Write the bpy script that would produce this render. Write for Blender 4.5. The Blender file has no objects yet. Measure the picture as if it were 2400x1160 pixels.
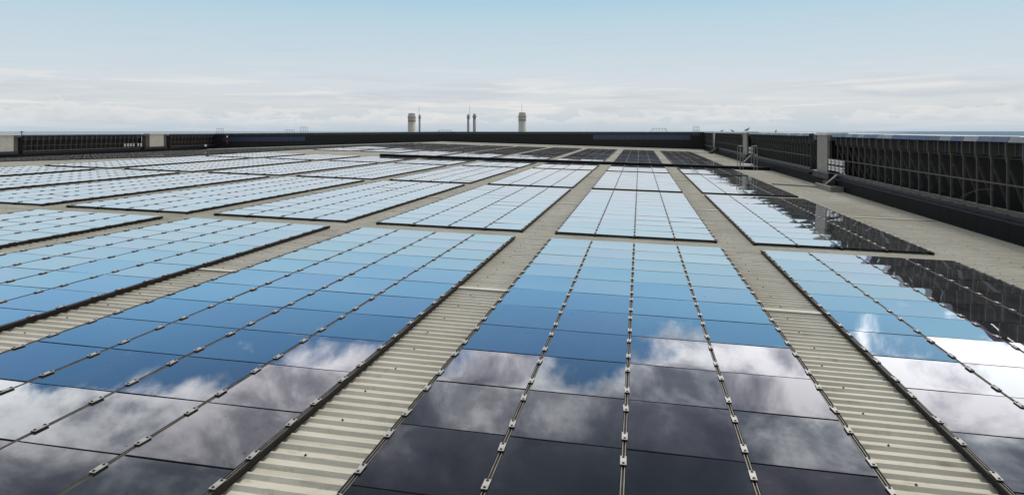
import bpy, math, random
from mathutils import Vector, Matrix
random.seed(11)
R = math.radians
scene = bpy.context.scene
col = scene.collection

# ------------------------------------------------------------------ camera
# world x runs across the panel rows, y along the panel columns; the eye is at the origin, the roof lies 3.2 m below
F_PX, HY, PSI = 1585.6, 306.5, math.atan(299.0 / 1585.6)
SLOPE, HP = 0.0263, 3.217          # cross fall of the roof, height of the eye above the panels at x = 0
cam_d = bpy.data.cameras.new("camera")
cam_d.sensor_width = 36.0
cam_d.lens = F_PX / 2400 * 36
cam_d.shift_y = -(580 - HY) / 2400
cam_d.clip_start = 0.1
cam_d.clip_end = 60000
cam = bpy.data.objects.new("camera", cam_d)
cam.rotation_euler = (R(90), 0, PSI)
col.objects.link(cam)
scene.camera = cam
CS, SN = math.cos(PSI), math.sin(PSI)


def panel_z(u):
    return -HP - SLOPE * u


RIDGE, SLOPE_FAR = -38.6, 0.033    # the roof falls away again beyond its ridge


def roof_z(u):
    if u < RIDGE:
        return panel_z(RIDGE) - 0.125 + SLOPE_FAR * (u - RIDGE)
    return panel_z(u) - 0.125


def at(px, depth, py=None):
    """point at a camera depth, seen at column px (and row py)"""
    X = (px - 1200) / F_PX * depth
    z = 0 if py is None else (HY - py) / F_PX * depth
    return Vector((X * CS - depth * SN, X * SN + depth * CS, z))


# ------------------------------------------------------------------ helpers
class MB:
    def __init__(s):
        s.v, s.f = [], []

    def add(s, vs, fs):
        n = len(s.v)
        s.v += [tuple(p) for p in vs]
        s.f += [tuple(i + n for i in f) for f in fs]

    def box(s, x0, x1, y0, y1, z0, z1):
        s.add([(x0, y0, z0), (x1, y0, z0), (x1, y1, z0), (x0, y1, z0), (x0, y0, z1), (x1, y0, z1), (x1, y1, z1), (x0, y1, z1)],
              [(0, 3, 2, 1), (4, 5, 6, 7), (0, 1, 5, 4), (1, 2, 6, 5), (2, 3, 7, 6), (3, 0, 4, 7)])
        return s

    def bar(s, a, b, w, h=None, n=4):
        """bar (n = 4) or tube between two points"""
        a, b = Vector(a), Vector(b)
        h = w if h is None else h
        d = (b - a).normalized()
        up = Vector((0, 0, 1)) if abs(d.z) < 0.9 else Vector((0, 1, 0))
        e = d.cross(up).normalized()
        g = e.cross(d).normalized()
        vs, o = [], (math.pi / 4 if n == 4 else 0)
        k = math.sqrt(0.5) if n == 4 else 0.5
        for p in (a, b):
            for i in range(n):
                t = o + 2 * math.pi * i / n
                vs.append(p + e * (math.cos(t) * w * k) + g * (math.sin(t) * h * k))
        fs = [(i, (i + 1) % n, n + (i + 1) % n, n + i) for i in range(n)]
        fs += [tuple(range(n - 1, -1, -1)), tuple(range(n, 2 * n))]
        s.add(vs, fs)
        return s

    def path(s, pts, w, n=6):
        for a, b in zip(pts[:-1], pts[1:]):
            s.bar(a, b, w, n=n)
        return s

    def lathe(s, cx, cy, prof, n=24):
        vs = []
        for r, z in prof:
            for i in range(n):
                t = 2 * math.pi * i / n
                vs.append((cx + r * math.cos(t), cy + r * math.sin(t), z))
        fs = []
        for k in range(len(prof) - 1):
            for i in range(n):
                j = (i + 1) % n
                fs.append((k * n + i, k * n + j, (k + 1) * n + j, (k + 1) * n + i))
        fs.append(tuple(range(n - 1, -1, -1)))
        fs.append(tuple((len(prof) - 1) * n + i for i in range(n)))
        s.add(vs, fs)
        return s

    def mesh(s, name, m, smooth=False):
        me = bpy.data.meshes.new(name)
        me.from_pydata(s.v, [], s.f)
        me.materials.append(m)
        if smooth:
            me.polygons.foreach_set("use_smooth", [True] * len(me.polygons))
        me.update()
        return me

    def build(s, name, m, parent=None, smooth=False):
        return link(name, s.mesh(name, m, smooth), parent)


def link(name, data, parent=None):
    o = bpy.data.objects.new(name, data)
    col.objects.link(o)
    if parent is not None:
        o.parent = parent
    return o


def tag(o, label, cat, group=None):
    o["label"] = label
    o["category"] = cat
    if group:
        o["group"] = group
    return o


def thing(name, label, cat, loc=(0, 0, 0), group=None):
    o = bpy.data.objects.new(name, None)
    o.empty_display_size = 0.3
    col.objects.link(o)
    o.location = loc
    return tag(o, label, cat, group)


def structure(o):
    o["kind"] = "structure"
    return o


# ------------------------------------------------------------------ materials
def nodes_of(name):
    m = bpy.data.materials.new(name)
    m.use_nodes = True
    nt = m.node_tree
    nt.nodes.clear()
    return m, nt


def N(nt, t, **kw):
    n = nt.nodes.new(t)
    for k, v in kw.items():
        setattr(n, k, v)
    return n


def math_node(nt, op, a, b=None, c=None, clamp=False):
    n = nt.nodes.new("ShaderNodeMath")
    n.operation = op
    n.use_clamp = clamp
    for i, x in enumerate((a, b, c)):
        if x is None:
            continue
        if isinstance(x, (int, float)):
            n.inputs[i].default_value = x
        else:
            nt.links.new(x, n.inputs[i])
    return n.outputs[0]


def ramp(nt, fac, stops, interp="LINEAR"):
    n = nt.nodes.new("ShaderNodeValToRGB")
    n.color_ramp.interpolation = interp
    el = n.color_ramp.elements
    while len(el) < len(stops):
        el.new(0.5)
    for e, (p, c) in zip(el, stops):
        e.position = p
        e.color = (c, c, c, 1) if isinstance(c, (int, float)) else (*c, 1)
    nt.links.new(fac, n.inputs[0])
    return n.outputs[0]


def mixc(nt, fac, a, b, mode="MIX"):
    n = nt.nodes.new("ShaderNodeMix")
    n.data_type = "RGBA"
    n.blend_type = mode
    for sock, x in ((n.inputs["Factor"], fac), (n.inputs[6], a), (n.inputs[7], b)):
        if isinstance(x, (int, float)):
            sock.default_value = x
        elif isinstance(x, tuple):
            sock.default_value = (*x, 1)
        else:
            nt.links.new(x, sock)
    return n.outputs[2]


def noise(nt, vec, scale, detail=4, rough=0.55, dist=0.0):
    n = nt.nodes.new("ShaderNodeTexNoise")
    n.inputs["Scale"].default_value = scale
    n.inputs["Detail"].default_value = detail
    n.inputs["Roughness"].default_value = rough
    n.inputs["Distortion"].default_value = dist
    if vec is not None:
        nt.links.new(vec, n.inputs["Vector"])
    return n.outputs["Fac"]


def mapping(nt, vec, scale=(1, 1, 1), loc=(0, 0, 0), rot=(0, 0, 0)):
    n = nt.nodes.new("ShaderNodeMapping")
    n.inputs["Scale"].default_value = scale
    n.inputs["Location"].default_value = loc
    n.inputs["Rotation"].default_value = rot
    nt.links.new(vec, n.inputs["Vector"])
    return n.outputs[0]


def worn(name, c0, c1, scale=2.0, rough=0.6, metal=0.0, stretch=(1, 1, 1), bump=0.0, spec=0.5):
    """a plain surface with soft dirt and wear in two tones"""
    m, nt = nodes_of(name)
    out = N(nt, "ShaderNodeOutputMaterial")
    b = N(nt, "ShaderNodeBsdfPrincipled")
    tc = N(nt, "ShaderNodeTexCoord")
    v = mapping(nt, tc.outputs["Object"], stretch)
    n = noise(nt, v, scale, 6, 0.6)
    f = ramp(nt, n, [(0.3, 0.0), (0.7, 1.0)])
    nt.links.new(mixc(nt, f, c0, c1), b.inputs["Base Color"])
    r = ramp(nt, n, [(0.2, max(0.02, rough - 0.1)), (0.8, min(1, rough + 0.1))])
    nt.links.new(r, b.inputs["Roughness"])
    b.inputs["Metallic"].default_value = metal
    b.inputs["Specular IOR Level"].default_value = spec
    if bump:
        bn = N(nt, "ShaderNodeBump")
        bn.inputs["Strength"].default_value = bump
        bn.inputs["Distance"].default_value = 0.01
        nt.links.new(n, bn.inputs["Height"])
        nt.links.new(bn.outputs[0], b.inputs["Normal"])
    nt.links.new(b.outputs[0], out.inputs[0])
    return m


def solar_glass():
    """dark thin-film module behind glass: near-black body, strong grazing reflection"""
    m, nt = nodes_of("solar_glass")
    out = N(nt, "ShaderNodeOutputMaterial")
    tc = N(nt, "ShaderNodeTexCoord")
    geo = N(nt, "ShaderNodeNewGeometry")
    oi = N(nt, "ShaderNodeObjectInfo")
    body = N(nt, "ShaderNodeBsdfDiffuse")
    dust = noise(nt, mapping(nt, geo.outputs["Position"], (1.1, 0.7, 1)), 1.3, 6, 0.65)
    d = ramp(nt, dust, [(0.35, (0.003, 0.004, 0.006)), (0.75, (0.009, 0.0095, 0.011))])
    tint = ramp(nt, oi.outputs["Random"], [(0.0, (0.75, 0.97, 1.05)), (1.0, (1.02, 0.95, 1.1))])
    nt.links.new(mixc(nt, 1.0, d, tint, "MULTIPLY"), body.inputs["Color"])
    # a few dried drops and lichen dots lying on the glass
    spots = noise(nt, mapping(nt, geo.outputs["Position"], (1, 1, 1), (3, 5, 0)), 14.0, 2, 0.5)
    sp = ramp(nt, spots, [(0.755, 0.0), (0.79, 0.6)])
    gl = N(nt, "ShaderNodeBsdfGlossy")
    gl.inputs["Roughness"].default_value = 0.012
    gtint = ramp(nt, oi.outputs["Random"], [(0.0, (0.92, 0.98, 1.0)), (0.5, (0.96, 0.98, 1.0)), (1.0, (0.985, 0.96, 1.0))])
    nt.links.new(gtint, gl.inputs["Color"])
    lw = N(nt, "ShaderNodeLayerWeight")
    lw.inputs["Blend"].default_value = 0.5
    # facing = 1 - cos(angle of incidence)
    fr = ramp(nt, lw.outputs["Facing"], [(0.0, 0.05), (0.40, 0.075), (0.50, 0.095), (0.58, 0.145), (0.66, 0.29), (0.72, 0.50), (0.77, 0.74), (0.83, 0.90), (0.88, 0.97), (1.0, 0.99)])
    mx = N(nt, "ShaderNodeMixShader")
    nt.links.new(math_node(nt, "MULTIPLY", fr, math_node(nt, "SUBTRACT", 1.0, sp)), mx.inputs[0])
    nt.links.new(body.outputs[0], mx.inputs[1])
    nt.links.new(gl.outputs[0], mx.inputs[2])
    # thin film of dust, seen more at a glancing angle, washed into patches and runs
    film = N(nt, "ShaderNodeBsdfDiffuse")
    film.inputs["Color"].default_value = (0.42, 0.43, 0.44, 1)
    runs = noise(nt, mapping(nt, geo.outputs["Position"], (2.4, 0.9, 1), (2, 9, 0)), 1.0, 7, 0.68)
    amt = ramp(nt, runs, [(0.30, 0.35), (0.70, 1.5)])
    gl4 = math_node(nt, "POWER", lw.outputs["Facing"], 5.0)
    amt = math_node(nt, "MULTIPLY", amt, math_node(nt, "MULTIPLY_ADD", gl4, 0.115, 0.008))
    m2 = N(nt, "ShaderNodeMixShader")
    nt.links.new(amt, m2.inputs[0])
    nt.links.new(mx.outputs[0], m2.inputs[1])
    nt.links.new(film.outputs[0], m2.inputs[2])
    nt.links.new(m2.outputs[0], out.inputs[0])
    return m


def roof_metal():
    m, nt = nodes_of("roof_sheet_metal")
    out = N(nt, "ShaderNodeOutputMaterial")
    b = N(nt, "ShaderNodeBsdfPrincipled")
    geo = N(nt, "ShaderNodeNewGeometry")
    p = geo.outputs["Position"]
    big = noise(nt, mapping(nt, p, (0.5, 0.12, 0.5)), 1.0, 5, 0.6)
    streak = noise(nt, mapping(nt, p, (0.6, 9.0, 1.0)), 1.0, 4, 0.6)
    grain = noise(nt, mapping(nt, p, (1.0, 2.2, 1.0), (7, 2, 0)), 3.1, 6, 0.7)
    base = ramp(nt, big, [(0.3, (0.43, 0.408, 0.315)), (0.7, (0.585, 0.565, 0.48))])
    base = mixc(nt, ramp(nt, streak, [(0.42, 0.0), (0.75, 0.6)]), base, (0.27, 0.25, 0.19))
    base = mixc(nt, ramp(nt, grain, [(0.55, 0.0), (0.70, 0.6)]), base, (0.25, 0.235, 0.16))
    lich = noise(nt, mapping(nt, p, (1, 1, 1), (1, 8, 3)), 6.5, 3, 0.6)
    base = mixc(nt, ramp(nt, lich, [(0.66, 0.0), (0.74, 0.4)]), base, (0.33, 0.32, 0.12))
    rust = noise(nt, mapping(nt, p, (1, 1.5, 1), (4, 1, 9)), 2.2, 3, 0.6)
    base = mixc(nt, ramp(nt, rust, [(0.66, 0.0), (0.76, 0.5)]), base, (0.29, 0.19, 0.13))
    nt.links.new(base, b.inputs["Base Color"])
    b.inputs["Roughness"].default_value = 0.55
    b.inputs["Specular IOR Level"].default_value = 0.35
    nt.links.new(b.outputs[0], out.inputs[0])
    return m


M = {}
M["glass"] = solar_glass()
M["roof"] = roof_metal()
M["flashing"] = worn("pale_flashing", (0.50, 0.49, 0.44), (0.40, 0.39, 0.34), 1.5, 0.5)
M["rail"] = worn("mounting_rail_metal", (0.008, 0.0075, 0.007), (0.022, 0.019, 0.016), 6.0, 0.65, 0.0, spec=0.15)
M["lip"] = worn("rail_lip_metal", (0.10, 0.09, 0.072), (0.20, 0.18, 0.14), 5.0, 0.45, 0.2)
M["clamp"] = worn("clamp_aluminium", (0.42, 0.41, 0.38), (0.27, 0.26, 0.235), 9.0, 0.5, 0.2)
M["black"] = worn("black_board", (0.004, 0.004, 0.004), (0.008, 0.0075, 0.007), 2.0, 0.7, spec=0.15)
M["cladding"] = worn("dark_cladding", (0.006, 0.006, 0.0062), (0.011, 0.0108, 0.0105), 1.2, 0.65, stretch=(1, 3, 0.5), spec=0.08)
M["backwall"] = worn("back_wall_cladding", (0.012, 0.0115, 0.0105), (0.021, 0.0195, 0.0175), 0.35, 0.5, stretch=(1, 1, 3), spec=0.2)
M["frame"] = worn("frame_steel", (0.055, 0.052, 0.046), (0.095, 0.090, 0.080), 3.0, 0.6, spec=0.2)
M["brace"] = worn("brace_steel", (0.050, 0.047, 0.042), (0.080, 0.075, 0.067), 3.0, 0.6, spec=0.2)
M["beam"] = worn("walkway_beam", (0.038, 0.035, 0.030), (0.065, 0.059, 0.050), 2.5, 0.6)
M["ledge"] = worn("ledge_cover", (0.009, 0.0085, 0.018), (0.018, 0.016, 0.030), 1.5, 0.4, spec=0.3)
M["board"] = worn("grey_blue_board", (0.020, 0.028, 0.036), (0.040, 0.041, 0.042), 0.8, 0.45, spec=0.3)
M["coping_blue"] = worn("blue_coping_module", (0.014, 0.018, 0.060), (0.024, 0.028, 0.085), 1.5, 0.25)
M["coping_violet"] = worn("violet_coping_module", (0.030, 0.027, 0.075), (0.042, 0.038, 0.095), 1.5, 0.25)
M["coping_grey"] = worn("grey_coping_module", (0.13, 0.14, 0.15), (0.18, 0.185, 0.19), 1.5, 0.35)
M["coping_pink"] = worn("pale_coping_module", (0.19, 0.165, 0.18), (0.24, 0.22, 0.235), 1.5, 0.35)
M["coping_dark"] = worn("dark_coping_module", (0.012, 0.018, 0.030), (0.024, 0.030, 0.046), 1.0, 0.25)
M["concrete"] = worn("pillar_concrete", (0.20, 0.185, 0.160), (0.29, 0.27, 0.235), 2.2, 0.8, bump=0.2)
M["concrete_pale"] = worn("pale_pillar_concrete", (0.33, 0.32, 0.27), (0.42, 0.41, 0.35), 1.6, 0.8, bump=0.2)
M["cap"] = worn("pale_cap_metal", (0.62, 0.60, 0.56), (0.52, 0.50, 0.46), 2.0, 0.4)
M["galv"] = worn("galvanised_steel", (0.50, 0.51, 0.52), (0.36, 0.37, 0.38), 8.0, 0.4, 0.6)
M["thin_steel"] = worn("dark_railing_steel", (0.10, 0.105, 0.11), (0.16, 0.165, 0.17), 5.0, 0.5, 0.3)
M["stile"] = worn("stile_steel", (0.16, 0.155, 0.145), (0.26, 0.25, 0.235), 6.0, 0.5, 0.2)
M["upstand"] = worn("upstand_cover", (0.004, 0.005, 0.008), (0.008, 0.009, 0.013), 0.8, 0.6, spec=0.15)
M["white_box"] = worn("white_plastic", (0.75, 0.75, 0.73), (0.62, 0.62, 0.60), 5.0, 0.4)
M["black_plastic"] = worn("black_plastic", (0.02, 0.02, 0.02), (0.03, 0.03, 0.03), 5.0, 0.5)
M["tray"] = worn("cable_tray_metal", (0.17, 0.165, 0.14), (0.22, 0.21, 0.18), 3.0, 0.5)
M["stack"] = worn("stack_concrete", (0.44, 0.42, 0.37), (0.52, 0.50, 0.44), 0.4, 0.85, stretch=(1, 1, 0.3))
M["stack_band"] = worn("stack_band_paint", (0.43, 0.385, 0.335), (0.48, 0.43, 0.38), 0.5, 0.8)
M["stack_grey"] = worn("grey_flue_steel", (0.26, 0.26, 0.25), (0.34, 0.33, 0.31), 0.5, 0.6)
M["red_lens"] = worn("red_lens", (0.35, 0.02, 0.03), (0.30, 0.02, 0.03), 3.0, 0.3)
M["bird_grey"] = worn("bird_feathers", (0.06, 0.06, 0.065), (0.45, 0.45, 0.44), 9.0, 0.8)
M["land"] = worn("yard_ground", (0.10, 0.10, 0.09), (0.16, 0.155, 0.13), 0.02, 0.9)
M["facade"] = worn("building_facade", (0.10, 0.10, 0.10), (0.14, 0.14, 0.135), 0.2, 0.7)


def facade_modules():
    """blue modules in a fine grid on the wall"""
    m, nt = nodes_of("blue_wall_modules")
    out = N(nt, "ShaderNodeOutputMaterial")
    b = N(nt, "ShaderNodeBsdfPrincipled")
    tc = N(nt, "ShaderNodeTexCoord")
    n = noise(nt, mapping(nt, tc.outputs["Object"], (0.5, 0.5, 1.5)), 1.0, 3, 0.6)
    c = ramp(nt, n, [(0.35, (0.018, 0.040, 0.075)), (0.55, (0.028, 0.034, 0.085)), (0.7, (0.040, 0.030, 0.085))])
    nt.links.new(c, b.inputs["Base Color"])
    b.inputs["Roughness"].default_value = 0.3
    nt.links.new(b.outputs[0], out.inputs[0])
    return m


M["wall_modules"] = facade_modules()


def sea_mat():
    m, nt = nodes_of("sea_water")
    out = N(nt, "ShaderNodeOutputMaterial")
    b = N(nt, "ShaderNodeBsdfPrincipled")
    geo = N(nt, "ShaderNodeNewGeometry")
    n = noise(nt, mapping(nt, geo.outputs["Position"], (0.004, 0.0006, 1)), 1.0, 4, 0.6)
    blue = ramp(nt, n, [(0.35, (0.018, 0.085, 0.165)), (0.65, (0.035, 0.115, 0.19))])
    # pale horizon haze painted into the sea colour left of the open water
    sp = N(nt, "ShaderNodeSeparateXYZ")
    nt.links.new(geo.outputs["Position"], sp.inputs[0])
    ang = math_node(nt, "ARCTAN2", sp.outputs[0], sp.outputs[1])
    f = ramp(nt, math_node(nt, "ADD", ang, 0.35, clamp=True), [(0.62, 0.0), (0.70, 1.0)])
    nt.links.new(mixc(nt, f, (0.27, 0.315, 0.355), blue), b.inputs["Base Color"])
    b.inputs["Roughness"].default_value = 0.6
    b.inputs["Specular IOR Level"].default_value = 0.1
    nt.links.new(b.outputs[0], out.inputs[0])
    return m


M["sea"] = sea_mat()

# ------------------------------------------------------------------ ground, sea, building under the roof
GZ = -28.0


def disc(name, r, z, m, n=96):
    mb = MB()
    mb.add([(r * math.cos(2 * math.pi * i / n), r * math.sin(2 * math.pi * i / n), z) for i in range(n)], [tuple(range(n))])
    return structure(mb.build(name, m))


disc("sea", 29500, GZ - 1.5, M["sea"], 256)
ld = MB()
ld.box(-1500, 420, -900, 1600, GZ - 3, GZ)
structure(ld.build("ground", M["land"]))

U0, U1, V0, V1 = -90.0, 12.6, -13.0, 132.0
tag(MB().box(U0 - 1.6, 16.45, V0 - 1, V1 + 1.6, GZ, -4.6).build("building", M["facade"]),
    "large industrial building carrying the solar roof, its outer face hidden below the parapets", "building")

# ------------------------------------------------------------------ roof: trapezoidal sheets, ribs across the view
PITCH = 0.207
SEAMS = [13.3, 29.65, 47.0, 64.0 + 1.0, 80.5, 97.3, 114.0]


def build_roof():
    mb = MB()
    prof = []
    v = V0
    base = 0.0
    while v < 128.0:
        prof += [(v, 0.0), (v + 0.050, 0.0), (v + 0.108, 0.004), (v + 0.145, 0.041), (v + 0.171, 0.041)]
        v += PITCH
    prof.append((v, 0.0))
    xs = [U0, -65, RIDGE, -20, 0, U1]
    vs = []
    for x in xs:
        for (vv, h) in prof:
            vs.append((x, vv, roof_z(x) + h))
    n = len(prof)
    fs = []
    for k in range(len(xs) - 1):
        for i in range(n - 1):
            fs.append((k * n + i, (k + 1) * n + i, (k + 1) * n + i + 1, k * n + i + 1))
    mb.add(vs, fs)
    return structure(mb.build("roof", M["roof"]))


roof = build_roof()


def roof_strip(mb, u0, u1, v0, v1, h0, h1):
    a = [(u0, v0), (u1, v0), (u1, v1), (u0, v1)]
    mb.add([(u, v, roof_z(u) + h0) for u, v in a] + [(u, v, roof_z(u) + h1) for u, v in a],
           [(0, 3, 2, 1), (4, 5, 6, 7), (0, 1, 5, 4), (1, 2, 6, 5), (2, 3, 7, 6), (3, 0, 4, 7)])
    return mb


sm = MB()
for sv in SEAMS:
    if sv > 64 and sv < 66:
        continue
    roof_strip(sm, RIDGE, 11.6, sv, sv + 0.17, 0.0, 0.058)
seams = sm.build("sheet_lap", M["roof"], roof)
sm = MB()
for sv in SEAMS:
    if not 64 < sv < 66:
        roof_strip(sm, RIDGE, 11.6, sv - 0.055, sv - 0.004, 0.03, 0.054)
sm.build("lap_shadow_strip", M["black_plastic"], roof)  # dark strip put in as the shadow gap under each sheet lap
# screw heads in lines on the ribs
sc = MB()
AR0, APITCH, CW, RL = -2.5535, 5.8986, 1.2, 1.28
ARR = {a: AR0 + a * APITCH for a in range(-6, 2)}
lines = []
for a in range(-4, 2):
    g = ARR[a] - (APITCH - 4 * CW) / 2
    lines += [g - 0.18]
lines += [8.7, 9.9, 11.1]
for u in lines:
    v = V0 + PITCH * 80
    k = 0
    while v < 60:
        if k % 4 == 0 or u > 8:
            uu, vv = u + random.uniform(-0.05, 0.05), v + 0.166
            if u < 8 or k % 3 == 0:
                sc.lathe(uu, vv, [(0.014, roof_z(uu) + 0.03), (0.014, roof_z(uu) + 0.047), (0.006, roof_z(uu) + 0.049), (0.006, roof_z(uu) + 0.058)], 8)
        v += PITCH
        k += 1
scr = sc.build("screw_heads", M["rail"], roof)
scr["kind"] = "stuff"
# far pale kerb and left pale kerb of the roof
kb = MB()
roof_strip(kb, RIDGE, 11.6, 126.8, 129.4, 0.0, 0.16)
roof_strip(kb, -88.5, RIDGE, 126.8, 129.4, 0.0, 0.16)
structure(kb.build("roof_kerb", M["flashing"]))
kb = MB()
roof_strip(kb, RIDGE, RIDGE + 0.18, V0 + 1, 126.5, 0.0, 0.05)
roof_strip(kb, RIDGE - 0.18, RIDGE, V0 + 1, 126.5, 0.0, 0.05)
structure(kb.build("roof_ridge_cap", M["roof"]))

# ------------------------------------------------------------------ solar arrays
GAP_U, GAP_V, TH = 0.052, 0.028, 0.012


def panel_mesh(bow_u, bow_v, twist):
    """glass module, slightly bowed, lying centred on its own origin with the top at z = 0"""
    mb = MB()
    w, l, n = CW - GAP_U, RL - GAP_V, 6
    vs, fs = [], []
    for j in range(n + 1):
        for i in range(n + 1):
            a, b = i / n * 2 - 1, j / n * 2 - 1
            vs.append((a * w / 2, b * l / 2, -bow_u * (1 - a * a) - bow_v * (1 - b * b) + twist * a * b))
    for j in range(n):
        for i in range(n):
            k = j * (n + 1) + i
            fs.append((k, k + 1, k + n + 2, k + n + 1))
    mb.add(vs, fs)
    me = mb.mesh("solar_panel", M["glass"], True)
    # edges and underside as a second, flat-shaded shell
    m2 = MB()
    m2.add(vs, fs)
    n0 = len(m2.v)
    c = [(-w / 2, -l / 2), (w / 2, -l / 2), (w / 2, l / 2), (-w / 2, l / 2)]
    m2.add([(x, y, -0.0005) for x, y in c] + [(x, y, -TH) for x, y in c],
           [(0, 1, 5, 4), (1, 2, 6, 5), (2, 3, 7, 6), (3, 0, 4, 7), (4, 7, 6, 5)])
    me = bpy.data.meshes.new("solar_panel")
    me.from_pydata(m2.v, [], m2.f)
    me.materials.append(M["glass"])
    me.materials.append(M["black_plastic"])
    nf = len(fs)
    me.polygons.foreach_set("use_smooth", [i < nf for i in range(len(me.polygons))])
    me.polygons.foreach_set("material_index", [0 if i < nf else 1 for i in range(len(me.polygons))])
    me.update()
    return me


PANELS = [panel_mesh(*t) for t in ((0.0008, 0.0021, 0.0004), (0.0013, 0.0016, -0.0006), (0.0004, 0.0026, 0.0007), (0.0012, 0.0012, 0.0002), (0.0, 0.0019, -0.0004))]


def clamp_into(body, plate, y):
    """pale plate on a body painted dark for its shaded sides, lying over the joint of two columns"""
    w = 0.030
    body.box(-w + 0.003, w - 0.003, y - 0.084, y + 0.084, 0.001, 0.0105)
    plate.box(-w, w, y - 0.086, y + 0.086, 0.011, 0.0155)


def two_tone(name, dark, pale):
    n = len(dark.f)
    dark.add(pale.v, pale.f)
    me = dark.mesh(name, M["rail"])
    me.materials.append(M["clamp"])
    me.polygons.foreach_set("material_index", [0 if i < n else 1 for i in range(len(me.polygons))])
    return me


def clamp_mesh():
    body, plate = MB(), MB()
    clamp_into(body, plate, 0)
    for s in (-1, 1):
        body.lathe(0, s * 0.060, [(0.013, 0.0158), (0.013, 0.0215), (0.007, 0.0215)], 8)
    return two_tone("clamp", body, plate)


CLAMP = clamp_mesh()


def clamp_ys(rows):
    ys = []
    for k in range(rows + 1):
        for s in (-0.275, 0.275):
            y = k * RL + s
            if 0.05 < y < rows * RL - 0.05:
                ys.append(y)
    return ys


def rail_mesh(rows, edge, clamps):
    L = rows * RL
    mb = MB()
    zb = -0.088
    w = 0.024
    mb.box(-w, w, -0.03, L + 0.03, zb, -0.024)
    # two thin lips along the top, the groove between them stays dark
    lips = MB()
    lips.box(-0.019, -0.010, -0.03, L + 0.03, -0.0235, -0.006)
    lips.box(0.010, 0.019, -0.03, L + 0.03, -0.0235, -0.006)
    if edge:
        s = edge
        mb.box(min(s * 0.026, s * 0.040), max(s * 0.026, s * 0.040), -0.02, L + 0.02, -0.050, -0.004)
    y = 0.2
    while y < L:                                           # feet on the roof ribs
        mb.box(-0.03, 0.03, y - 0.03, y + 0.03, -0.124, zb - 0.0005)
        y += PITCH * 6
    pale = MB()
    if clamps:
        for y in clamp_ys(rows):
            clamp_into(mb, pale, y)
    nb = len(mb.f)
    mb.add(lips.v, lips.f)
    nl = len(mb.f)
    mb.add(pale.v, pale.f)
    me = mb.mesh("mounting_rail", M["rail"])
    me.materials.append(M["lip"])
    me.materials.append(M["clamp"])
    me.polygons.foreach_set("material_index", [0 if i < nb else (1 if i < nl else 2) for i in range(len(me.polygons))])
    return me


RAILS = {}


def rail(rows, edge, clamps):
    k = (rows, edge, clamps)
    if k not in RAILS:
        RAILS[k] = rail_mesh(*k)
    return RAILS[k]


def strip_mesh(rows):
    """one column of modules far from the camera, every module with its own small tilt"""
    mb = MB()
    w, l = CW - GAP_U, RL - GAP_V
    for r in range(rows):
        yc = (r + 0.5) * RL
        a, b = random.gauss(0, 0.0012), random.gauss(0, 0.0012)
        c = [(-w / 2, -l / 2), (w / 2, -l / 2), (w / 2, l / 2), (-w / 2, l / 2)]
        t = [(x, yc + y, a * x + b * y) for x, y in c]
        mb.add(t + [(x, y, -TH) for x, y, z in t], [(0, 1, 2, 3), (4, 7, 6, 5), (0, 4, 5, 1), (1, 5, 6, 2), (2, 6, 7, 3), (3, 7, 4, 0)])
    return mb.mesh("panel_column", M["glass"])


STRIPS = {}


def strips(rows):
    if rows not in STRIPS:
        STRIPS[rows] = [strip_mesh(rows) for _ in range(5)]
    return STRIPS[rows]


NTH = {1: "first", 0: "second", -1: "third", -2: "fourth", -3: "fifth", -4: "sixth", -5: "seventh", -6: "eighth"}
BAND_TEXT = ["in the nearest row", "in the second row", "in the third row", "in the row touching the black upstand",
             "just beyond the black upstand", "in the next-to-last row", "in the last row"]
BANDS = [(19.737 - 12 * RL, 12), (20.98, 12), (37.60, 12), (54.15, 7), (65.55, 12), (82.15, 12), (98.80, 12)]


def solar_array(a, bi, v0, rows):
    u0 = ARR[a]
    detail = 2 if bi == 0 and a >= -2 else (1 if bi <= 2 else 0)
    t = thing("solar_array", f"solar array {BAND_TEXT[bi]}, {NTH[a]} from the tall parapet", "solar array",
              (u0, v0, panel_z(u0)), "solar arrays on the metal roof")
    t.rotation_euler = (0, math.atan(SLOPE), 0)
    for i in range(5):
        edge = -1 if i == 0 else (1 if i == 4 else 0)
        r = link("mounting_rail", rail(rows, edge, detail < 2), t)
        r.location = (i * CW, 0, 0)
        if detail == 2:
            for y in clamp_ys(rows):
                c = link("clamp", CLAMP, r)
                c.location = (random.uniform(-0.003, 0.003), y + random.uniform(-0.012, 0.012), 0)
                c.rotation_euler = (0, 0, random.gauss(0, 0.04))
    if detail:
        for i in range(4):
            for j in range(rows):
                p = link("solar_panel", random.choice(PANELS), t)
                p.location = ((i + 0.5) * CW, (j + 0.5) * RL, random.uniform(-0.0012, 0.0004) - 0.001)
                p.rotation_euler = (random.gauss(0, 0.0030), random.gauss(0, 0.0022), 0 if random.random() < 0.5 else math.pi)
    else:
        for i in range(4):
            p = link("panel_column", random.choice(strips(rows)), t)
            p.location = ((i + 0.5) * CW, 0, -0.001)
    return t


for bi, (v0, rows) in enumerate(BANDS):
    for a in range(-6, 2):
        if bi == 0 and a < -3:
            continue
        if bi == 4 and a <= -5:
            solar_array(a, bi, 74.5, 5)
        else:
            solar_array(a, bi, v0, rows)

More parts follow.
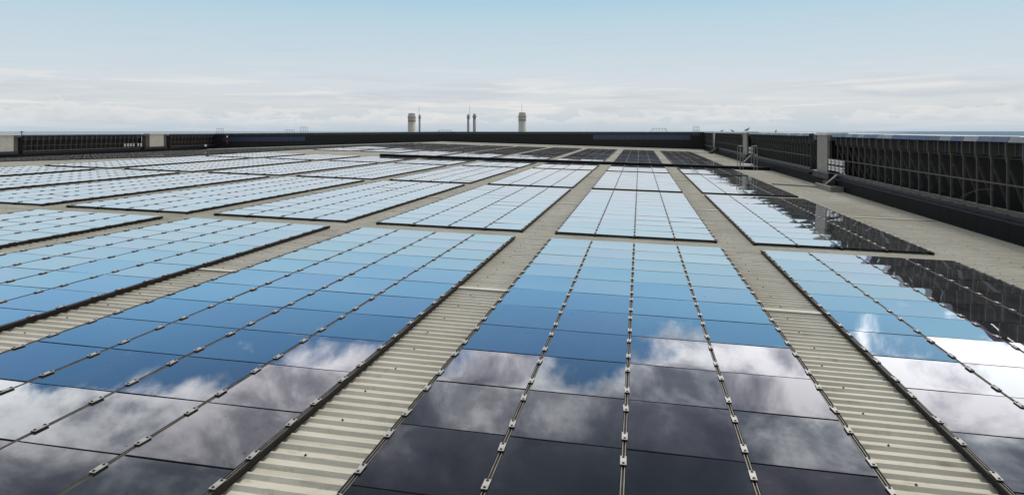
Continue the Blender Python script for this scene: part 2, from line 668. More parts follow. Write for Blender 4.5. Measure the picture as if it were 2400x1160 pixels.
# the arrays on the slope beyond the ridge, seen as a thin dark sliver
FAR_TEXT = {2: "nearest the picture edge", 3: "second along the wall", 4: "third along the wall", 5: "fourth along the wall", 6: "nearest the end wall"}
for bi in range(3, 7):
    for k in range(8):
        u0 = RIDGE - 0.55 - (k + 1) * APITCH + (APITCH - 4 * CW) - (1.6 if bi < 6 else 0.0)
        v0, rows = BANDS[bi]
        if bi == 3:
            rows = 7
        t = thing("solar_array", f"sliver of solar array beyond the ridge, {NTH[1 - k]} from the ridge, {FAR_TEXT[bi]}", "solar array",
                  (u0, v0, roof_z(u0) + 0.125), "solar arrays beyond the roof ridge")
        t.rotation_euler = (0, -math.atan(SLOPE_FAR), 0)
        for i in range(5):
            link("mounting_rail", rail(rows, -1 if i == 0 else (1 if i == 4 else 0), True), t).location = (i * CW, 0, 0)
        for i in range(4):
            link("panel_column", random.choice(strips(rows)), t).location = ((i + 0.5) * CW, 0, -0.001)

# ------------------------------------------------------------------ low black upstand across the roof
up = thing("roof_upstand", "long low black upstand crossing the roof between the arrays", "upstand", (0, 64.2, roof_z(0)))
mb = MB()
for (x0, x1) in ((-25.6, 11.6),):
    a = [(x0, 0.0), (x1, 0.0), (x1, 0.42), (x0, 0.42)]
    zr = roof_z(0)
    mb.add([(u, v, roof_z(u) - zr) for u, v in a] + [(u, v, roof_z(u) - zr + 0.30) for u, v in a],
           [(0, 3, 2, 1), (4, 5, 6, 7), (0, 1, 5, 4), (1, 2, 6, 5), (2, 3, 7, 6), (3, 0, 4, 7)])
mb.build("upstand_body", M["upstand"], up)
mb = MB()
a = [(-25.6, -0.06), (11.6, -0.06), (11.6, 0.48), (-25.6, 0.48)]
mb.add([(u, v, roof_z(u) - zr + 0.303) for u, v in a] + [(u, v, roof_z(u) - zr + 0.335) for u, v in a],
       [(0, 3, 2, 1), (4, 5, 6, 7), (0, 1, 5, 4), (1, 2, 6, 5), (2, 3, 7, 6), (3, 0, 4, 7)])
mb.build("cover_plate", M["upstand"], up)
mb = MB()
a = [(-25.6, -0.5), (8.2, -0.5), (8.2, -0.02), (-25.6, -0.02)]
mb.add([(u, v, roof_z(u) - zr + 0.035) for u, v in a] + [(u, v, roof_z(u) - zr + 0.06) for u, v in a],
       [(0, 3, 2, 1), (4, 5, 6, 7), (0, 1, 5, 4), (1, 2, 6, 5), (2, 3, 7, 6), (3, 0, 4, 7)])
mb.build("base_flashing", M["flashing"], up)

# ------------------------------------------------------------------ parapet bays with their steel frames
POST = 1.03


def parapet_bay(label, u, out, v0, v1, H, group, tall, mats):
    """u: inner face; out: +1 or -1 away from the roof; H: heights (base, ledge, beam, mid rail, post top, board top, coping top)"""
    zr = roof_z(u) - 0.03
    t = thing("parapet_bay", label, "parapet", (u, v0, zr), group)
    L = v1 - v0
    hb, hl, hm, hr, hp, hc, ht = H

    def bx(mb, d0, d1, y0, y1, z0, z1):
        x0, x1 = sorted((d0 * out, d1 * out))
        return mb.box(x0, x1, y0, y1, z0, z1)
    mb = MB()
    y = 0
    while y < L - 0.05:
        y1 = min(y + POST, L)
        bx(mb, 0.0, 0.04, y + 0.006, y1 - 0.006, 0, hb)
        y = y1
    bx(mb, 0.045, 0.30, 0, L, 0, hb - 0.004)
    mb.build("base_cladding", M["cladding"], t)
    mb = MB()
    bx(mb, -0.03, 0.34, 0, L, hb + 0.003, hb + 0.05)
    bx(mb, 0.18, 0.338, 0, L, hb + 0.053, hl)
    mb.build("ledge", M["ledge"], t)
    bx(MB(), 1.15, 1.25, -1.4, L + 1.4, 0, hc).build("back_board", M["black"], t)
    bx(MB(), 0.06, 0.18, 0, L, hm - 0.13, hm).build("walkway_beam", M["beam"], t)
    bx(MB(), 0.12, 0.165, 0, L, hr - 0.05, hr).build("guard_rail", M["frame"], t)
    bx(MB(), 0.345, 0.42, 0, L, hp + 0.03, hc - 0.002).build("upper_board", M["board"], t)
    pb, br, ub = MB(), MB(), MB()
    bx(pb, 0.20, 0.27, -0.028, 0.028, hb + 0.06, hp)
    bx(pb, 0.27, 0.85, -0.02, 0.02, hp - 0.10, hp - 0.05)
    br.bar((0.28 * out, 0, hp - 0.02), (0.85 * out, 0, hm + 0.02), 0.085, 0.06)
    bx(ub, 0.06, 0.13, -0.035, 0.035, hp + 0.002, hc - 0.004)
    bx(ub, 0.13, 0.32, -0.012, 0.012, hp + 0.02, hc - 0.02)
    pm, bm, um = pb.mesh("post", M["frame"]), br.mesh("brace", M["brace"]), ub.mesh("bracket", M["frame"])
    y = POST * 0.5
    k = 0
    while y < L - 0.2:
        for nm, me, dy in (("post", pm, 0.0), ("brace", bm, 0.35), ("bracket", um, -0.35)):
            o = link(nm, me, t)
            o.location = (0, y + dy * 0.6, 0)
        y += POST
        k += 1
    cm = {}
    y = 0
    k = 0
    while y < L - 0.05:
        y1 = min(y + POST, L)
        key = (round(y1 - y, 2), mats[k % len(mats)])
        if key not in cm:
            mb = MB()
            l = y1 - y
            d0, d1 = -0.03, 0.06
            x = [d0 * out, 0.33 * out, (d1 + 0.27) * out, d1 * out]
            mb.add([(x[0], 0.008, hc), (x[1], 0.008, hc), (x[2], 0.008, ht), (x[3], 0.008, ht),
                    (x[0], l - 0.008, hc), (x[1], l - 0.008, hc), (x[2], l - 0.008, ht), (x[3], l - 0.008, ht)],
                   [(0, 1, 2, 3), (7, 6, 5, 4), (0, 4, 5, 1), (1, 5, 6, 2), (2, 6, 7, 3), (3, 7, 4, 0)])
            cm[key] = mb.mesh("coping_panel", M[mats[k % len(mats)]])
        o = link("coping_panel", cm[key], t)
        o.location = (0, y, random.uniform(-0.008, 0.008))
        y = y1
        k += 1
    return t


UR = 11.75
HR = (0.70, 0.90, 1.08, 1.92, 2.80, 3.30, 3.48)
near_mats = ["coping_blue", "coping_blue", "coping_violet", "coping_blue", "coping_pink", "coping_grey", "coping_blue", "coping_violet", "coping_pink", "coping_blue", "coping_grey", "coping_dark"]
far_mats = ["coping_dark", "coping_dark", "coping_grey", "coping_dark", "coping_dark", "coping_dark", "coping_pink", "coping_dark", "coping_dark", "coping_dark", "coping_dark"]
G = "framed parapet bays along the roof edges"
parapet_bay("tall dark parapet bay nearest the camera with blue and violet coping panels", UR, 1, 6.0, 45.0, HR, G, True, near_mats)
parapet_bay("dark framed parapet bay between the two brown concrete pillars", UR, 1, 50.8, 77.6, HR, G, True, far_mats)
parapet_bay("dark parapet bay beyond the farther brown pillar, reaching the back corner", UR, 1, 82.9, 130.4, HR, G, True, ["coping_dark"])
UL = -89.0
HL = (0.58, 0.80, 1.05, 1.82, 2.60, 3.18, 3.38)
parapet_bay("distant framed parapet bay across the roof, between the two beige pillars", UL, -1, 84.4, 108.4, HL, G, False, ["coping_dark"])
parapet_bay("short distant framed bay between the beige pillar and the far corner", UL, -1, 116.2, 130.3, HL, G, False, ["coping_dark"])

# pale roof strip behind the tall parapet
structure(MB().box(UR + 1.3, 16.4, 3.0, 131.5, -0.75, -0.235).build("roof_terrace", M["flashing"]))


# ------------------------------------------------------------------ pillars
def pillar(label, u, out, v0, v1, z0, z1, mat, flank, span, group="concrete pillars in the parapets"):
    t = thing("pillar", label, "pillar", (u, (v0 + v1) / 2, z0), group)
    h, w = z1 - z0, (v1 - v0) / 2

    def bx(mb, d0, d1, y0, y1, a, b):
        x0, x1 = sorted((d0 * out, d1 * out))
        return mb.box(x0, x1, y0, y1, a, b)
    bx(MB(), -0.02, 1.2, -w, w, 0, h - 0.16).build("shaft", mat, t)
    mb = MB()
    bx(mb, -0.10, 1.25, -w - 0.06, w + 0.06, h - 0.157, h - 0.05)
    bx(mb, -0.06, 1.2, -w - 0.02, w + 0.02, h - 0.047, h)
    mb.build("cap", M["cap"], t)
    for s in (-1, 1):
        mb = MB()
        y0, y1 = sorted((s * (w + 0.09), s * (w + 0.09 + flank * 0.62)))
        bx(mb, 0.10, 0.9, y0, y1, 0, h * 0.80)
        f = mb.build("side_post", M["cladding"] if out > 0 else M["frame"], t)
        mb = MB()
        y0, y1 = sorted((s * (w + 0.075), s * (w + 0.075 + flank)))
        bx(mb, -0.04, 0.95, y0, y1, h * 0.802, h - 0.17)
        mb.build("bracket_block", M["frame"], f)
    mb = MB()
    bx(mb, -0.22, 0.5, -w - flank - 0.2, w + flank * 0.6, -0.05, -0.003)
    mb.build("shelf", M["tray"] if out > 0 else M["ledge"], t)
    mb = MB()
    bx(mb, -0.22, 0.5, -w - flank - 0.3, w + flank * 0.5, -0.42, -0.063)
    mb.build("shelf_box", M["ledge"], t)
    ym = (v0 + v1) / 2
    bx(MB(), 0.0, 1.1, span[0] + 0.02 - ym, span[1] - 0.02 - ym, roof_z(u) - 0.03 - z0, -0.425).build("base_cladding", M["cladding"], t)
    return t


zR = roof_z(UR) - 0.03
pillar("brown-grey concrete pillar in the tall parapet with four white boxes beside it", UR, 1, 46.0, 48.5, zR + 1.05, -0.13, M["concrete"], 0.75, (45.0, 50.8))
pillar("slim-looking concrete pillar farther along the tall parapet above the stile", UR, 1, 78.9, 81.8, zR + 1.05, -0.13, M["concrete"], 0.7, (77.6, 82.9))
zL = roof_z(UL) - 0.03
pillar("beige concrete pillar across the roof, cut by the edge of the picture", UL, -1, 77.5, 82.8, zL + 1.02, -0.52, M["concrete_pale"], 1.1, (74.0, 84.4))
pillar("beige concrete pillar across the roof with six tiny white boxes beside it", UL, -1, 110.5, 114.2, zL + 1.02, -0.52, M["concrete_pale"], 1.3, (108.4, 116.2))
# far dark steel pillar with a pale pipe
t = thing("downpipe", "pale vertical pipe on the dark parapet near the back corner", "pipe", (UR - 0.15, 110.5, zR + 1.0))
MB().bar((0, 0, 0), (0, 0, 2.3), 0.32, n=12).build("pipe", M["galv"], t, True)
MB().bar((0.3, 2.0, 0), (0.3, 2.0, 2.32), 0.9).build("casing", M["frame"], t)

# ------------------------------------------------------------------ stays, trays, plinth, white boxes
tag(MB().bar((11.2, 45.2, roof_z(11.2) + 0.05), (11.48, 42.95, zR + 1.06), 0.10, 0.06).build("stay", M["cap"]),
    "bright galvanised diagonal stay by the brown pillar and its white boxes", "stay", "diagonal stays at the parapet")
tag(MB().bar((11.15, 78.0, roof_z(11.1) + 0.05), (11.48, 74.6, zR + 1.06), 0.12, 0.07).build("stay", M["cap"]),
    "galvanised diagonal stay behind the stile, below the farther pillar", "stay", "diagonal stays at the parapet")
tag(MB().bar((10.75, 109.5, roof_z(11.1) + 0.05), (11.7, 107.2, zR + 1.06), 0.55, 0.30).build("stay", M["frame"]),
    "thick dark diagonal stay at the foot of the pale pipe near the back corner", "stay", "diagonal stays at the parapet")
for (u0, v0, u1, v1, lab) in ((8.55, 46.75, 11.3, 45.7, "grey cable tray on the roof leading to the brown pillar"),
                              (8.6, 112.4, 10.7, 108.6, "far cable tray on the roof near the back corner")):
    tag(MB().bar((u0, v0, roof_z(u0) + 0.085), (u1, v1, roof_z(u1) + 0.085), 0.26, 0.09).build("cable_tray", M["tray"]), lab, "cable tray", "cable trays on the roof")
t = thing("plinth", "low grey equipment plinth at the foot of the tall parapet beside the bright stay", "plinth", (11.35, 43.9, roof_z(11.35)))
MB().box(-0.35, 0.36, -1.5, 1.7, 0.03, 0.30).build("plinth_body", M["tray"], t)
mb = MB()
mb.box(-0.42, -0.30, -1.56, 1.76, 0.303, 0.36)
mb.box(-0.30, 0.38, -1.56, -1.44, 0.303, 0.36)
mb.build("rim", M["tray"], t)
MB().box(-0.05, 0.34, 0.2, 1.4, 0.305, 0.55).build("grille", M["frame"], t)


def white_box(label, u, out, v, z, s, cat_group):
    t = thing("switch_box", label, "switch box", (u, v, z), cat_group)

    def bx(mb, d0, d1, y0, y1, a, b):
        x0, x1 = sorted((d0 * out, d1 * out))
        return mb.box(x0, x1, y0, y1, a, b)
    bx(MB(), 0, 0.02, -0.26 * s, 0.26 * s, -0.05 * s, 0.76 * s).build("back_plate", M["black_plastic"], t)
    for z0 in (0.0, 0.42):
        mb = MB()
        bx(mb, -0.16, -0.004, -0.21 * s, 0.21 * s, z0 * s, (z0 + 0.12) * s)
        bx(mb, -0.16, -0.004, -0.21 * s, 0.21 * s, (z0 + 0.17) * s, (z0 + 0.29) * s)
        bx(mb, -0.10, -0.004, -0.06 * s, 0.21 * s, (z0 + 0.12) * s + 0.001, (z0 + 0.17) * s - 0.001)
        mb.build("housing", M["white_box"], t)
    return t


WG = "white switch boxes on the parapet frames"
pos4 = ["farthest along the wall", "second nearest the pillar", "third from the pillar", "farthest from the pillar"]
pos4[0] = "nearest the pillar"
for i, v in enumerate((45.3, 44.5, 43.65, 42.85)):
    white_box(f"white switch box beside the brown pillar, the one {pos4[i]}", UR + 0.08, 1, v, zR + 1.22, 0.95, WG)
for i, v in enumerate((76.9, 75.6)):
    white_box("white switch box beside the farther pillar, " + ("next to that pillar" if i == 0 else "behind the stile post"), UR + 0.08, 1, v, zR + 1.22, 0.95, WG)
posL = ["farthest from the beige pillar", "second farthest from the beige pillar", "third in its row of six", "fourth in its row of six", "second nearest the beige pillar", "right next to the beige pillar"]
for i, v in enumerate((104.1, 104.8, 105.5, 106.2, 107.3, 108.0)):
    white_box(f"tiny white switch box on the distant framed parapet, {posL[i]}", UL + 0.12, -1, v, zL + 1.25, 0.62, WG)


def cable(label, pts):
    tag(MB().path(pts, 0.022).build("cable", M["frame"]), label, "cable", "loose cables on the tall parapet")


def arc(a, b, sag, n=10):
    a, b = Vector(a), Vector(b)
    return [a.lerp(b, i / n) + Vector((-0.05, 0, sag * math.sin(math.pi * i / n))) for i in range(n + 1)]


cable("thin cable arching over the lower beam of the nearest parapet bay", arc((UR - 0.02, 28.6, zR + 0.75), (UR + 0.10, 25.6, zR + 1.70), 0.22))
cable("thin short cable hanging under the guard rail near the four white boxes", arc((UR + 0.02, 39.2, zR + 0.95), (UR + 0.10, 38.0, zR + 1.80), 0.15))

# ------------------------------------------------------------------ stile over the upstand
t = thing("stile", "steel step-over stile with two tall handrail loops crossing the black upstand", "stile", (9.6, 64.4, roof_z(9.6)))
for du in (-0.58, 0.62):
    for dv in (-0.75, 0.75):
        mb = MB()
        u = du
        w = 0.13
        zt = 2.22 if dv < 0 else 2.16
        pts = [(u - w, dv, 0.03), (u - w, dv, zt - 0.08), (u - w + 0.05, dv, zt), (u + w - 0.05, dv, zt), (u + w, dv, zt - 0.08), (u + w, dv, 0.03)]
        mb.path(pts, 0.055, 8)
        h = mb.build("handrail_loop", M["stile"], t)
    MB().bar((du, -0.75, 1.5), (du, 0.75, 1.5), 0.045, n=8).build("side_rail", M["thin_steel"], t)
MB().box(-0.5, 0.5, -0.5, 0.5, 0.50, 0.55).build("platform", M["galv"], t)

# ------------------------------------------------------------------ back parapet and the far half of the low parapet
ZT = -0.24


def plain_wall(label, x0, x1, y0, y1, inner, modules, zb, name="end_wall", ztop=ZT, slope=0.0):
    """dark clad wall; inner: ('x', value) or ('y', value) is the face turned to the roof; modules: spans along it with blue modules"""
    t = thing(name, label, "parapet", ((x0 + x1) / 2, (y0 + y1) / 2, zb), "dark walls round the far end of the roof")
    cx, cy = t.location.x, t.location.y
    MB().box(x0 - cx, x1 - cx, y0 - cy, y1 - cy, 0, ztop - 0.12 - zb).build("cladding", M["backwall"], t)
    e = 0.05
    mb = MB()
    mb.box(x0 - cx - e, x1 - cx + e, y0 - cy - e, y1 - cy + e, ztop - 0.117 - zb, ztop - zb)
    mb.build("coping", M["coping_dark"], t)
    ax, val = inner
    lip = MB()
    z0, z1 = ztop - 0.46 - zb, ztop - 0.123 - zb
    if ax == "y":
        lip.box(x0 - cx, x1 - cx, val - 0.12 - cy, val - 0.004 - cy, z0, z1)
    else:
        lip.box(val + 0.004 - cx, val + 0.12 - cx, y0 - cy, y1 - cy, z0, z1)
    lip.build("top_band", M["coping_dark"], t)
    for (a, b, zlo, zhi) in modules:
        mb = MB()
        n = max(1, int(round((b - a) / 1.25)))
        for i in range(n):
            p, q = a + (b - a) * i / n + 0.02, a + (b - a) * (i + 1) / n - 0.02
            for k in range(2):
                c, d = zlo + (zhi - zlo) * k / 2 + 0.015, zlo + (zhi - zlo) * (k + 1) / 2 - 0.015
                if ax == "y":
                    mb.box(p - cx, q - cx, val - 0.07 - cy, val - 0.006 - cy, c - zb, d - zb)
                else:
                    mb.box(val + 0.006 - cx, val + 0.07 - cx, p - cy, q - cy, c - zb, d - zb)
        mb.build("blue_modules", M["wall_modules"], t)
    if slope:                                              # the top sinks away from the ridge
        for o in t.children:
            o.data.transform(Matrix(((1, 0, 0, 0), (0, 1, 0, 0), (slope, 0, 1, -slope * (x1 - cx)), (0, 0, 0, 1))))
    return t


zb = -4.5
plain_wall("long dark end wall closing the roof, with blue modules near the tall parapet", RIDGE + 0.02, UR + 1.2, 130.5, 131.6, ("y", 130.5), [(-8.8, 9.4, -1.72, -0.80)], zb)
plain_wall("distant dark end wall across the roof ridge, with blue modules at its far end", -90.2, RIDGE - 0.02, 130.5, 131.6, ("y", 130.5), [(-87.4, -68.4, -1.95, -1.02)], zb, slope=0.0078)

# lamps on the low side wall
t = thing("signal_lamp", "small lamp unit with a white and a red lens on the blue module wall", "lamp", (-86.2, 130.40, -2.9))
MB().box(-0.3, 0.3, -0.04, 0.0, 0.0, 2.1).build("housing", M["black_plastic"], t)
MB().lathe(0, -0.25, [(0.15, 0.35), (0.22, 0.55), (0.15, 0.80)], 12).build("lens", M["red_lens"], t)["label"] = "red lens"
MB().lathe(0, -0.22, [(0.12, 1.45), (0.17, 1.6), (0.12, 1.8)], 12).build("lens", M["white_box"], t)["label"] = "white lens"
t = thing("wall_lamp", "single small white lamp low on the short distant framed bay", "lamp", (UL + 0.05, 126.6, zL + 0.60))
MB().box(0.0, 0.05, -0.08, 0.08, 0.0, 0.4).build("bracket", M["black_plastic"], t)
MB().lathe(0.12, 0, [(0.16, 0.10), (0.26, 0.30), (0.16, 0.55)], 12).build("globe", M["white_box"], t)


# ------------------------------------------------------------------ railings, ladders and cowls behind the walls
def railing(name, label, cat, px0, px1, ytop, depth, posts, zb, slope=False, rows=1, group=None):
    a, b = at(px0, depth), at(px1, depth)
    zt = (HY - ytop) / F_PX * depth
    t = thing(name, label, cat, (a.x, a.y, zb), group)
    d = Vector((b.x - a.x, b.y - a.y, 0))
    h = zt - zb
    mb = MB()
    w = depth * 0.00042
    e = 0.16 if slope else 0.0
    for i in range(posts):
        k = e + (1 - 2 * e) * i / (posts - 1)
        mb.bar(d * k, d * k + Vector((0, 0, h)), w, n=6)
    mb.build("uprights", M["thin_steel"], t)
    mb = MB()
    for r in range(rows):
        zz = h * (1 - 0.42 * r)
        mb.bar(d * e + Vector((0, 0, zz)), d * (1 - e) + Vector((0, 0, zz)), w, n=6)
    if slope:
        mb.bar(Vector((0, 0, h * 0.25)), d * e + Vector((0, 0, h)), w, n=6)
        mb.bar(d, d * (1 - e) + Vector((0, 0, h)), w, n=6)
    mb.build("rails", M["thin_steel"], t)
    return t


RG = "railings and ladder heads beyond the walls"
railing("ladder_cage", "pair of thin ladder hoops above the far corner of the roof", "ladder", 507, 524, 301.5, 149, 5, -0.9, rows=1, group=RG)
railing("railing", "very low thin railing beside the square ladder head on the end wall", "railing", 668, 690, 305.0, 146, 5, -0.9, group=RG)
railing("ladder_cage", "square ladder head standing above the end of the blue module strip", "ladder", 704, 720, 298, 146, 5, -0.9, rows=1, group=RG)
railing("railing", "low railing with sloping ends between the thick stack and the twin flues", "railing", 1024, 1062, 305.5, 140, 5, -0.4, True, group=RG)
railing("railing", "thin railing with sloping ends above the blue modules of the end wall", "railing", 1524, 1566, 301.5, 138, 5, -0.4, True, group=RG)
railing("ladder_cage", "gridded ladder cage in front of the end wall near the far corner", "ladder", 1624, 1639, 297, 126, 5, -1.0, rows=3, group=RG)
t = thing("roof_cowl", "small mushroom-shaped cowl standing above the distant framed parapet", "roof vent", (-91.5, 86.5, -0.9))
MB().lathe(0, 0, [(0.07, 0), (0.07, 0.66), (0.24, 0.67), (0.24, 0.76), (0.08, 0.82)], 12).build("cowl", M["thin_steel"], t)


# birds resting on the coping
def bird(label, p, s=1.0, yaw=0.0):
    o = bpy.data.objects.new("bird", None)
    rings = [(-0.26, 0.012, 0.10), (-0.16, 0.045, 0.12), (-0.04, 0.085, 0.14), (0.08, 0.085, 0.17), (0.15, 0.055, 0.22), (0.19, 0.042, 0.27), (0.235, 0.036, 0.285), (0.27, 0.012, 0.275), (0.31, 0.004, 0.268)]
    vs, fs, n = [], [], 8
    for x, r, z in rings:
        for i in range(n):
            a = 2 * math.pi * i / n
            vs.append((x * s, r * math.cos(a) * s, (z + r * math.sin(a)) * s))
    for k in range(len(rings) - 1):
        for i in range(n):
            j = (i + 1) % n
            fs.append((k * n + i, k * n + j, (k + 1) * n + j, (k + 1) * n + i))
    fs += [tuple(range(n - 1, -1, -1)), tuple((len(rings) - 1) * n + i for i in range(n))]
    mb = MB()
    mb.add(vs, fs)
    for q in (-1, 1):
        mb.bar((0.02 * s, q * 0.03 * s, 0.10 * s), (0.03 * s, q * 0.03 * s, 0), 0.014 * s, n=5)
    o = mb.build("bird", M["bird_grey"], None, True)
    o.location = p
    o.rotation_euler = (0, 0, yaw)
    return tag(o, label, "bird", "birds on the tall parapet")


bird("bird perched on the coping between the pale pipe and the stile pillar, nearer the pipe", (UR + 0.15, 103.5, zR + 3.485), 1.1, 0.4)
bird("bird perched on the coping just before the farther concrete pillar", (UR + 0.15, 92.0, zR + 3.485), 1.1, 2.6)
bird("large gull standing on top of the farther concrete pillar", (UR + 0.25, 80.6, -0.13), 1.5, -0.8)
bird("lone bird perched on the coping between the two concrete pillars", (UR + 0.15, 63.5, zR + 3.485), 0.95, 1.2)


# ------------------------------------------------------------------ stacks beyond the end wall
def stack(label, px, depth, wpx, ytop, kind, rod=None):
    p = at(px, depth)
    k = depth / F_PX
    r = wpx / 2 * k
    zt = (HY - ytop) * k
    t = thing("stack", label, "chimney", (p.x, p.y, GZ), "stacks beyond the end wall")
    H = zt - GZ
    if kind == "thick":
        MB().lathe(0, 0, [(r, 0), (r * 0.97, H - 20 * k)], 32).build("shaft", M["stack"], t, True)
        MB().lathe(0, 0, [(r * 0.985, H - 20 * k + 0.01), (r * 0.985, H - 9.5 * k)], 32).build("band", M["stack_band"], t, True)
        MB().lathe(0, 0, [(r * 1.02, H - 9.4 * k), (r * 1.14, H - 9.2 * k), (r * 1.14, H - 8.2 * k), (r * 1.0, H - 8.0 * k)], 32).build("flange", M["stack"], t)
        MB().lathe(0, 0, [(r * 0.98, H - 7.95 * k), (r * 0.84, H - 0.6 * k), (r * 0.80, H)], 12).build("cap", M["stack"], t)
    else:
        MB().lathe(0, 0, [(r, 0), (r * 0.92, H - 8 * k)], 20).build("shaft", M["stack_grey"], t, True)
        MB().lathe(0, 0, [(r * 1.35, H - 7.9 * k), (r * 1.5, H - 7.2 * k), (r * 1.35, H - 5.6 * k)], 20).build("flange", M["stack_grey"], t)
        MB().lathe(0, 0, [(r * 0.8, H - 5.5 * k), (r * 0.85, H - 1.5 * k), (r * 0.5, H)], 20).build("cap", M["stack_grey"], t)
    if rod:
        x, y = rod
        q = at(x, depth) - p
        zr_ = (HY - y) * k - GZ
        MB().bar((q.x, q.y, H - 12 * k), (q.x, q.y, zr_), 0.7 * k, n=6).build("lightning_rod", M["stack_grey"], t)
    return t


stack("thick beige stack with a flanged rim, beside one thin flue", 965, 340, 18.5, 266, "thick")
stack("single thin grey flue right beside the flanged beige stack", 983.5, 332, 5.2, 269, "thin", (982, 249))
stack("thinner of the twin grey flues, with a rod", 1097.5, 332, 6.0, 268, "thin", (1101, 248))
stack("thicker of the twin grey flues", 1112, 332, 7.6, 267, "thin")
stack("thick beige stack standing alone with a faceted cap and a tall rod", 1224, 340, 18.5, 264, "thick", (1223, 244))

# ------------------------------------------------------------------ sky
SUN_EL, SUN_AZ = R(50), R(14)       # azimuth measured from +y towards +x: behind and to the side of the camera
w = bpy.data.worlds.new("World")
scene.world = w
w.use_nodes = True
nt = w.node_tree
nt.nodes.clear()
out = N(nt, "ShaderNodeOutputWorld")
bg = N(nt, "ShaderNodeBackground")
bg.inputs["Strength"].default_value = 0.10
sky = N(nt, "ShaderNodeTexSky")
sky.sky_type = "NISHITA"
sky.sun_disc = False
sky.sun_elevation = SUN_EL
sky.sun_rotation = SUN_AZ
sky.air_density = 1.0
sky.dust_density = 0.6
sky.ozone_density = 1.5
tc = N(nt, "ShaderNodeTexCoord")
d = tc.outputs["Generated"]
sep = N(nt, "ShaderNodeSeparateXYZ")
nt.links.new(d, sep.inputs[0])
z = sep.outputs[2]
zc = math_node(nt, "MAXIMUM", z, 0.0)
# clear air: the sky texture, paler towards the horizon
haze = ramp(nt, zc, [(0.0, 0.98), (0.20, 0.94), (0.32, 0.88), (0.45, 0.55), (0.7, 0.0)])
hcol = ramp(nt, zc, [(0.0, (5.1, 6.0, 6.8)), (0.012, (5.7, 6.4, 7.0)), (0.035, (6.7, 7.0, 7.2)), (0.07, (6.5, 7.1, 7.6)), (0.12, (5.7, 6.85, 7.6)), (0.16, (5.0, 6.6, 7.55)), (0.19, (4.1, 6.2, 7.45)), (0.215, (3.2, 5.9, 8.0)), (0.245, (2.25, 5.0, 7.9)), (0.30, (1.5, 4.0, 7.6)), (0.36, (1.2, 3.4, 7.2))])
clear = mixc(nt, haze, sky.outputs[0], hcol)
# low streaks and small cumulus near the horizon
ln = noise(nt, mapping(nt, d, (2.2, 2.2, 30.0)), 2.6, 8, 0.60, 0.5)
lowmask = ramp(nt, zc, [(0.0, 0.15), (0.012, 0.6), (0.035, 1.0), (0.062, 0.75), (0.080, 0.35), (0.10, 0.0)])
lf = math_node(nt, "MULTIPLY", ramp(nt, ln, [(0.50, 0.0), (0.60, 1.0)]), lowmask)
c1 = mixc(nt, math_node(nt, "MULTIPLY", lf, 0.7), clear, (8.3, 8.15, 7.95))
ln2 = noise(nt, mapping(nt, d, (2.0, 2.0, 34.0), (5, 2, 1)), 2.2, 7, 0.62, 0.4)
lf2 = math_node(nt, "MULTIPLY", ramp(nt, ln2, [(0.50, 0.0), (0.64, 1.0)]), lowmask)
c2 = mixc(nt, math_node(nt, "MULTIPLY", lf2, 0.6), c1, (5.5, 5.95, 6.4))
# a bank of small cumulus with bright tops low over the horizon
kn = noise(nt, mapping(nt, d, (11.0, 11.0, 26.0), (3, 1, 0)), 2.0, 8, 0.62, 0.2)
big = noise(nt, mapping(nt, d, (3.0, 3.0, 2.0), (1, 4, 0)), 1.6, 3, 0.5)
top = math_node(nt, "MULTIPLY_ADD", big, 0.080, -0.018)
body = math_node(nt, "MULTIPLY_ADD", math_node(nt, "SUBTRACT", top, zc), 26.0, math_node(nt, "MULTIPLY_ADD", kn, 2.4, -1.2), clamp=True)
kf = math_node(nt, "MULTIPLY", ramp(nt, body, [(0.0, 0.0), (0.22, 1.0)]), ramp(nt, zc, [(0.006, 0.0), (0.016, 1.0)]))
kc = ramp(nt, body, [(0.05, (8.4, 8.3, 8.15)), (0.35, (7.5, 7.5, 7.5)), (0.9, (6.0, 6.4, 6.8))])
c2 = mixc(nt, math_node(nt, "MULTIPLY", kf, 0.6), c2, kc)
# thin grey wisps higher up
wn = noise(nt, mapping(nt, d, (3.0, 3.0, 40.0), (9, 3, 2)), 2.4, 7, 0.65, 0.6)
wf = math_node(nt, "MULTIPLY", ramp(nt, wn, [(0.58, 0.0), (0.72, 1.0)]), ramp(nt, zc, [(0.08, 0.0), (0.115, 1.0), (0.15, 1.0), (0.19, 0.0)]))
c2 = mixc(nt, math_node(nt, "MULTIPLY", wf, 0.7), c2, (5.3, 6.3, 7.1))
# upper deck of broken cumulus: ragged lower rim, sunlit at the rim and grey underneath
pl = N(nt, "ShaderNodeVectorMath", operation="DIVIDE")
nt.links.new(d, pl.inputs[0])
cmb = N(nt, "ShaderNodeCombineXYZ")
zz = math_node(nt, "ADD", zc, 0.12)
for i in range(3):
    nt.links.new(zz, cmb.inputs[i])
nt.links.new(cmb.outputs[0], pl.inputs[1])
pv = pl.outputs[0]
cn = noise(nt, mapping(nt, pv, (1, 1, 1), (0.4, 1.3, 0)), 2.3, 8, 0.60, 0.25)
cn2 = noise(nt, mapping(nt, pv, (1, 1, 1), (2.2, 0.6, 0)), 1.0, 5, 0.55, 0.2)
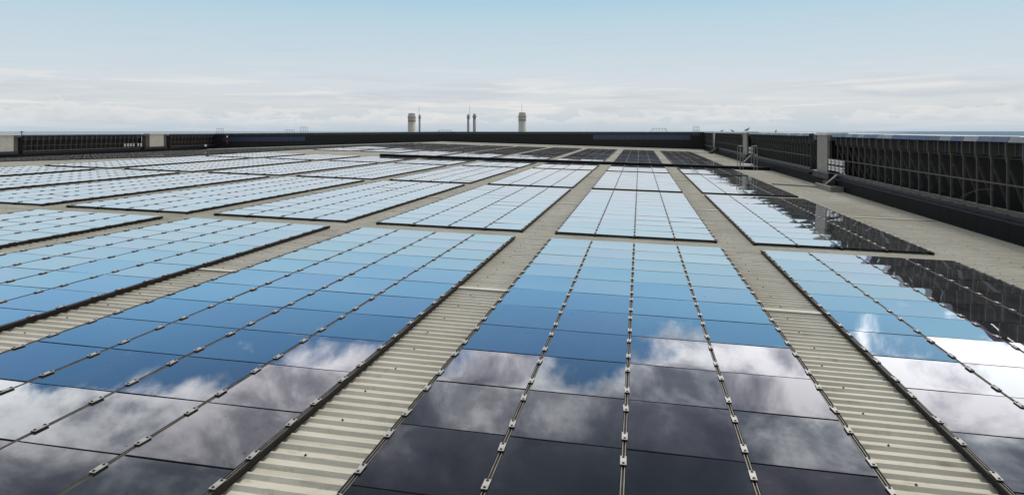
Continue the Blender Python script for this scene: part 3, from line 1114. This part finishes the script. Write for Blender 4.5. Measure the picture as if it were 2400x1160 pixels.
# the rim hangs lower towards +x, where the cloud is also sunlit to a greater depth
xr = math_node(nt, "MAXIMUM", math_node(nt, "ADD", sep.outputs[0], 0.06), 0.0)
zrel = math_node(nt, "SUBTRACT", zc, math_node(nt, "MULTIPLY_ADD", xr, -0.235, 0.325))
rim = math_node(nt, "MULTIPLY_ADD", zrel, 9.0, math_node(nt, "MULTIPLY_ADD", cn, 1.9, -0.95))
deck = ramp(nt, math_node(nt, "ADD", rim, 0.5, clamp=True), [(0.42, 0.0), (0.66, 1.0)], "EASE")
lit = math_node(nt, "ADD", math_node(nt, "MULTIPLY_ADD", xr, -1.05, 0.13), math_node(nt, "MULTIPLY", math_node(nt, "MINIMUM", math_node(nt, "ADD", sep.outputs[0], 0.30), 0.0), 1.0))
depth_in = math_node(nt, "MULTIPLY_ADD", zrel, 5.2, math_node(nt, "MULTIPLY_ADD", cn2, 1.7, -0.80))
cf = noise(nt, mapping(nt, pv, (1, 1, 1), (3.1, 0.2, 0)), 5.5, 7, 0.62, 0.3)
fine = math_node(nt, "ADD", math_node(nt, "MULTIPLY_ADD", cn, 1.2, -0.60), math_node(nt, "MULTIPLY_ADD", cf, 1.3, -0.65))
dk = math_node(nt, "ADD", math_node(nt, "ADD", depth_in, lit), fine, clamp=True)
ccol = ramp(nt, dk, [(0.0, (19.5, 19.5, 20)), (0.14, (15.5, 15.4, 16.2)), (0.30, (8.5, 8.6, 9.5)), (0.50, (3.8, 4.0, 5.0)), (0.75, (2.15, 2.45, 3.2)), (1.0, (1.55, 1.85, 2.45))])
# cloud overhead, out of view, made brighter to add diffuse light on the roof
ccol = mixc(nt, ramp(nt, zc, [(0.55, 0.0), (0.85, 0.85)]), ccol, (7.5, 7.5, 7.9))
c3 = mixc(nt, deck, c2, ccol)
nt.links.new(c3, bg.inputs["Color"])
nt.links.new(bg.outputs[0], out.inputs["Surface"])

sl = bpy.data.lights.new("sun", "SUN")
sl.energy = 2.6
sl.angle = R(11)
sl.color = (1.0, 0.95, 0.87)
so = bpy.data.objects.new("sun", sl)
dirv = Vector((math.sin(SUN_AZ) * math.cos(SUN_EL), math.cos(SUN_AZ) * math.cos(SUN_EL), math.sin(SUN_EL)))
so.rotation_euler = dirv.to_track_quat("Z", "Y").to_euler()
so.location = dirv * 60
col.objects.link(so)

scene.view_settings.view_transform = "Standard"
scene.view_settings.look = "None"
scene.view_settings.exposure = 0
scene.view_settings.gamma = 1
scene.render.engine = "CYCLES"
scene.cycles.max_bounces = 8
